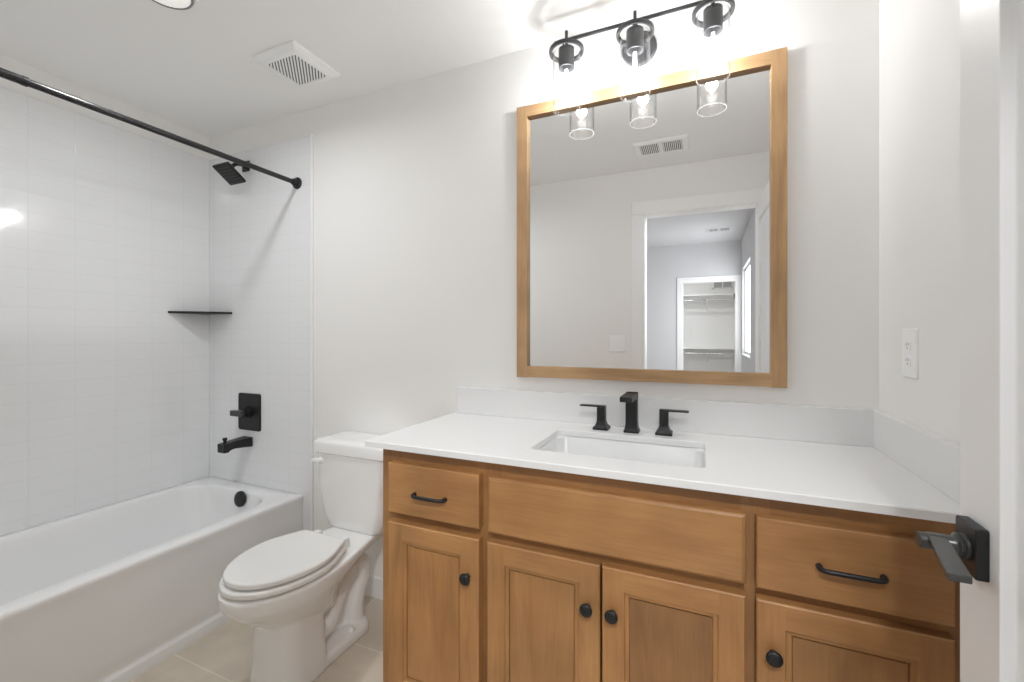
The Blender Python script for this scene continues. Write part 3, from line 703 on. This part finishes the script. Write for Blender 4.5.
for q in range(nsl):                                   # louvres run corner-wise
    c_ = (q+.5)/nsl*2*side; wsl = side/nsl*1.15
    def clip(c):
        c = max(0, min(2*side, c)); p = (max(0, c-side), min(c, side)); r = (min(c, side), max(0, c-side)); return p, r
    (pa, pb), (ra, rb) = clip(c_-wsl/2)
    (qa, qb), (sa, sb) = clip(c_+wsl/2)
    P4 = [(a0+pa, b0+pb), (a0+ra, b0+rb), (a0+sa, b0+sb), (a0+qa, b0+qb)]
    loft(bm, [at_z(P4, H-.0258), at_z(P4, H-.0222)])
obj('louvres', bm, M['plastic'], fan)
def register(name, label, loc, L, Wd, n, ceiling_z, group=None, paint='plastic'):
    """two banks of slats in a bevelled frame, on a ceiling; long side along x"""
    x, y = loc
    t = thing(name, label, 'air vent', (x, y, ceiling_z), group)
    bm = B()
    rf = lambda i, z: at_z(rrect(x-L/2+i, x+L/2-i, y-Wd/2+i, y+Wd/2-i, .003, 3, 1), z)
    fr = min(.04, Wd*.27)
    loft(bm, [rf(0, ceiling_z-.0005), rf(0, ceiling_z-.003), rf(.012, ceiling_z-.010), rf(fr, ceiling_z-.010), rf(fr, ceiling_z-.002)], True, False)
    box(bm, x-.012, x+.012, y-Wd/2+fr, y+Wd/2-fr, ceiling_z-.010, ceiling_z-.001)
    obj('frame', bm, M[paint], t, smooth=30)
    bm = B(); box(bm, x-L/2+fr-.001, x+L/2-fr+.001, y-Wd/2+fr-.001, y+Wd/2-fr+.001, ceiling_z-.0042, ceiling_z-.0012); obj('dark_backing', bm, M['dark'], t)
    for s in (-1, 1):
        bm = B(); xa, xb = sorted((x+s*.012, x+s*(L/2-fr)))
        for k_ in range(n):
            xc = xa+(xb-xa)*(k_+.5)/n; hw = (xb-xa)/n*.24
            loft(bm, [[(xc-hw, yy, ceiling_z-.008), (xc+hw, yy, ceiling_z-.008), (xc+hw, yy, ceiling_z-.0045), (xc-hw, yy, ceiling_z-.0045)] for yy in (y-Wd/2+fr, y+Wd/2-fr)])
        obj('slats', bm, M[paint], t)
    return t
register('ceiling_vent', 'white louvred ceiling air vent over the vanity aisle, seen in the mirror', (-.732, -1.222), .325, .235, 10, H)
register('ceiling_vent', 'grey ceiling air vent in the bedroom beyond the doorway, seen in the mirror', (-.285, -5.1), .34, .26, 7, BH, None, 'bedwall')
can = thing('recessed_light', 'round recessed ceiling light at the top edge above the tub front', 'ceiling light', (CAN[0], CAN[1], H))
bm = B(); lathe(bm, (CAN[0], CAN[1], H-.0005), (0, 0, -1), [(0, .081), (.004, .0805), (.008, .078), (.009, .075), (.006, .072)], 48, True, False)
obj('trim_ring', bm, M['ring'], can, smooth=40)
bm = B(); lathe(bm, (CAN[0], CAN[1], H-.003), (0, 0, -1), [(0, .0725), (.003, .0725), (.006, .062), (.0075, .03)], 48)
obj('lens', bm, M['lens'], can, smooth=40)

# ------------------------------------------------------------------ wall plates
out = thing('wall_outlet', 'white outlet plate on the right wall above the side splash', 'outlet', (0, -.2245, 1.152))
bm = B(); rr = rrect(-.2665, -.1825, 1.152, 1.279, .005, 4, 1)
loft(bm, [[(-.0004, y, z) for y, z in rr], [(-.004, y, z) for y, z in rr], [(-.0065, -.2245+(y+.2245)*.93, 1.2155+(z-1.2155)*.95) for y, z in rr]])
obj('plate', bm, M['plastic'], out, smooth=30)
for zc in (1.2355, 1.1955):
    bm = B(); rr = rrect(-.2415, -.2075, zc-.0145, zc+.0145, .012, 6, 1)
    loft(bm, [[(-.006, y, z) for y, z in rr], [(-.0085, y, z) for y, z in rr]]); rc_ = obj('receptacle', bm, M['plastic'], out, smooth=30)
    bm = B()
    for dy in (-.0065, .0065): box(bm, -.0092, -.0082, -.2245+dy-.001, -.2245+dy+.001, zc-.001, zc+.007)
    cyl(bm, (-.0082, -.2245, zc-.007), (-.0092, -.2245, zc-.007), .0024, 10); obj('slots', bm, M['slot'], rc_)
sw = thing('light_switch', 'white double rocker switch plate beside the doorway, seen in the mirror', 'light switch', (-1.064, YF, 1.14))
bm = B(); rr = rrect(-1.1225, -1.0065, 1.139, 1.259, .005, 4, 1)
loft(bm, [[(x, YF+.0004, z) for x, z in rr], [(x, YF+.004, z) for x, z in rr], [(-1.0645+(x+1.0645)*.95, YF+.0065, 1.199+(z-1.199)*.95) for x, z in rr]])
obj('plate', bm, M['plastic'], sw, smooth=30)
for xc in (-1.0875, -1.0415):
    bm = B(); loft(bm, [[(x, YF+y, z) for y, z in ((.006, 1.166), (.0085, 1.166), (.0125, 1.232), (.006, 1.232))] for x in (xc-.0165, xc+.0165)])
    obj('rocker', bm, M['plastic'], sw, bevel=.0008)

# ------------------------------------------------------------------ closet seen in the mirror
def closet_shelf(z, label):
    t = thing('closet_shelf', label, 'closet shelf', ((CX0+CX1)/2, CY, z))
    bm = boxes((CX0+.002, CX1-.002, CY+.001, CY+.31, z, z+.019)); obj('shelf_board', bm, M['trim'], t, bevel=.001)
    bm = boxes((CX0+.002, CX1-.002, CY+.001, CY+.019, z-.09, z-.0005)); obj('cleat', bm, M['trim'], t)
    bm = B(); cyl(bm, (CX0+.002, CY+.27, z-.085), (CX1-.002, CY+.27, z-.085), .016, 20); obj('hanging_rod', bm, M['chrome'], t, smooth=40)
    for x in (-.42, -1.1):
        bm = B(); box(bm, x-.012, x+.012, CY+.001, CY+.006, z-.26, z-.0005); box(bm, x-.012, x+.012, CY+.001, CY+.30, z-.006, z-.0005)
        tube(bm, [(x, CY+.004, z-.25), (x, CY+.12, z-.17), (x, CY+.24, z-.11), (x, CY+.27, z-.106), (x, CY+.295, z-.085)], .009, 10); obj('bracket', bm, M['plastic'], t)
closet_shelf(1.99, 'upper white closet shelf with hanging rod, seen in the mirror')
closet_shelf(1.00, 'lower white closet shelf with hanging rod, seen in the mirror')
gv = thing('wall_vent', 'small grey wall vent high in the closet, seen in the mirror', 'air vent', (-.15, CY, 2.13))
bm = B()
for a, b, c, d in ((-.32, -.30, 2.13, 2.31), (-.16, -.14, 2.13, 2.31), (.00, .02, 2.13, 2.31), (-.32, .02, 2.29, 2.31), (-.32, .02, 2.13, 2.15)): box(bm, a, b, CY+.0005, CY+.012, c, d)
obj('frame', bm, M['plastic'], gv)
bm = B()
for k_ in range(8): box(bm, -.30, .00, CY+.003, CY+.010, 2.153+.017*k_, 2.160+.017*k_)
obj('slats', bm, M['plastic'], gv)
bm = boxes((-.31, .01, CY+.0005, CY+.002, 2.14, 2.30)); obj('dark_backing', bm, M['dark'], gv)
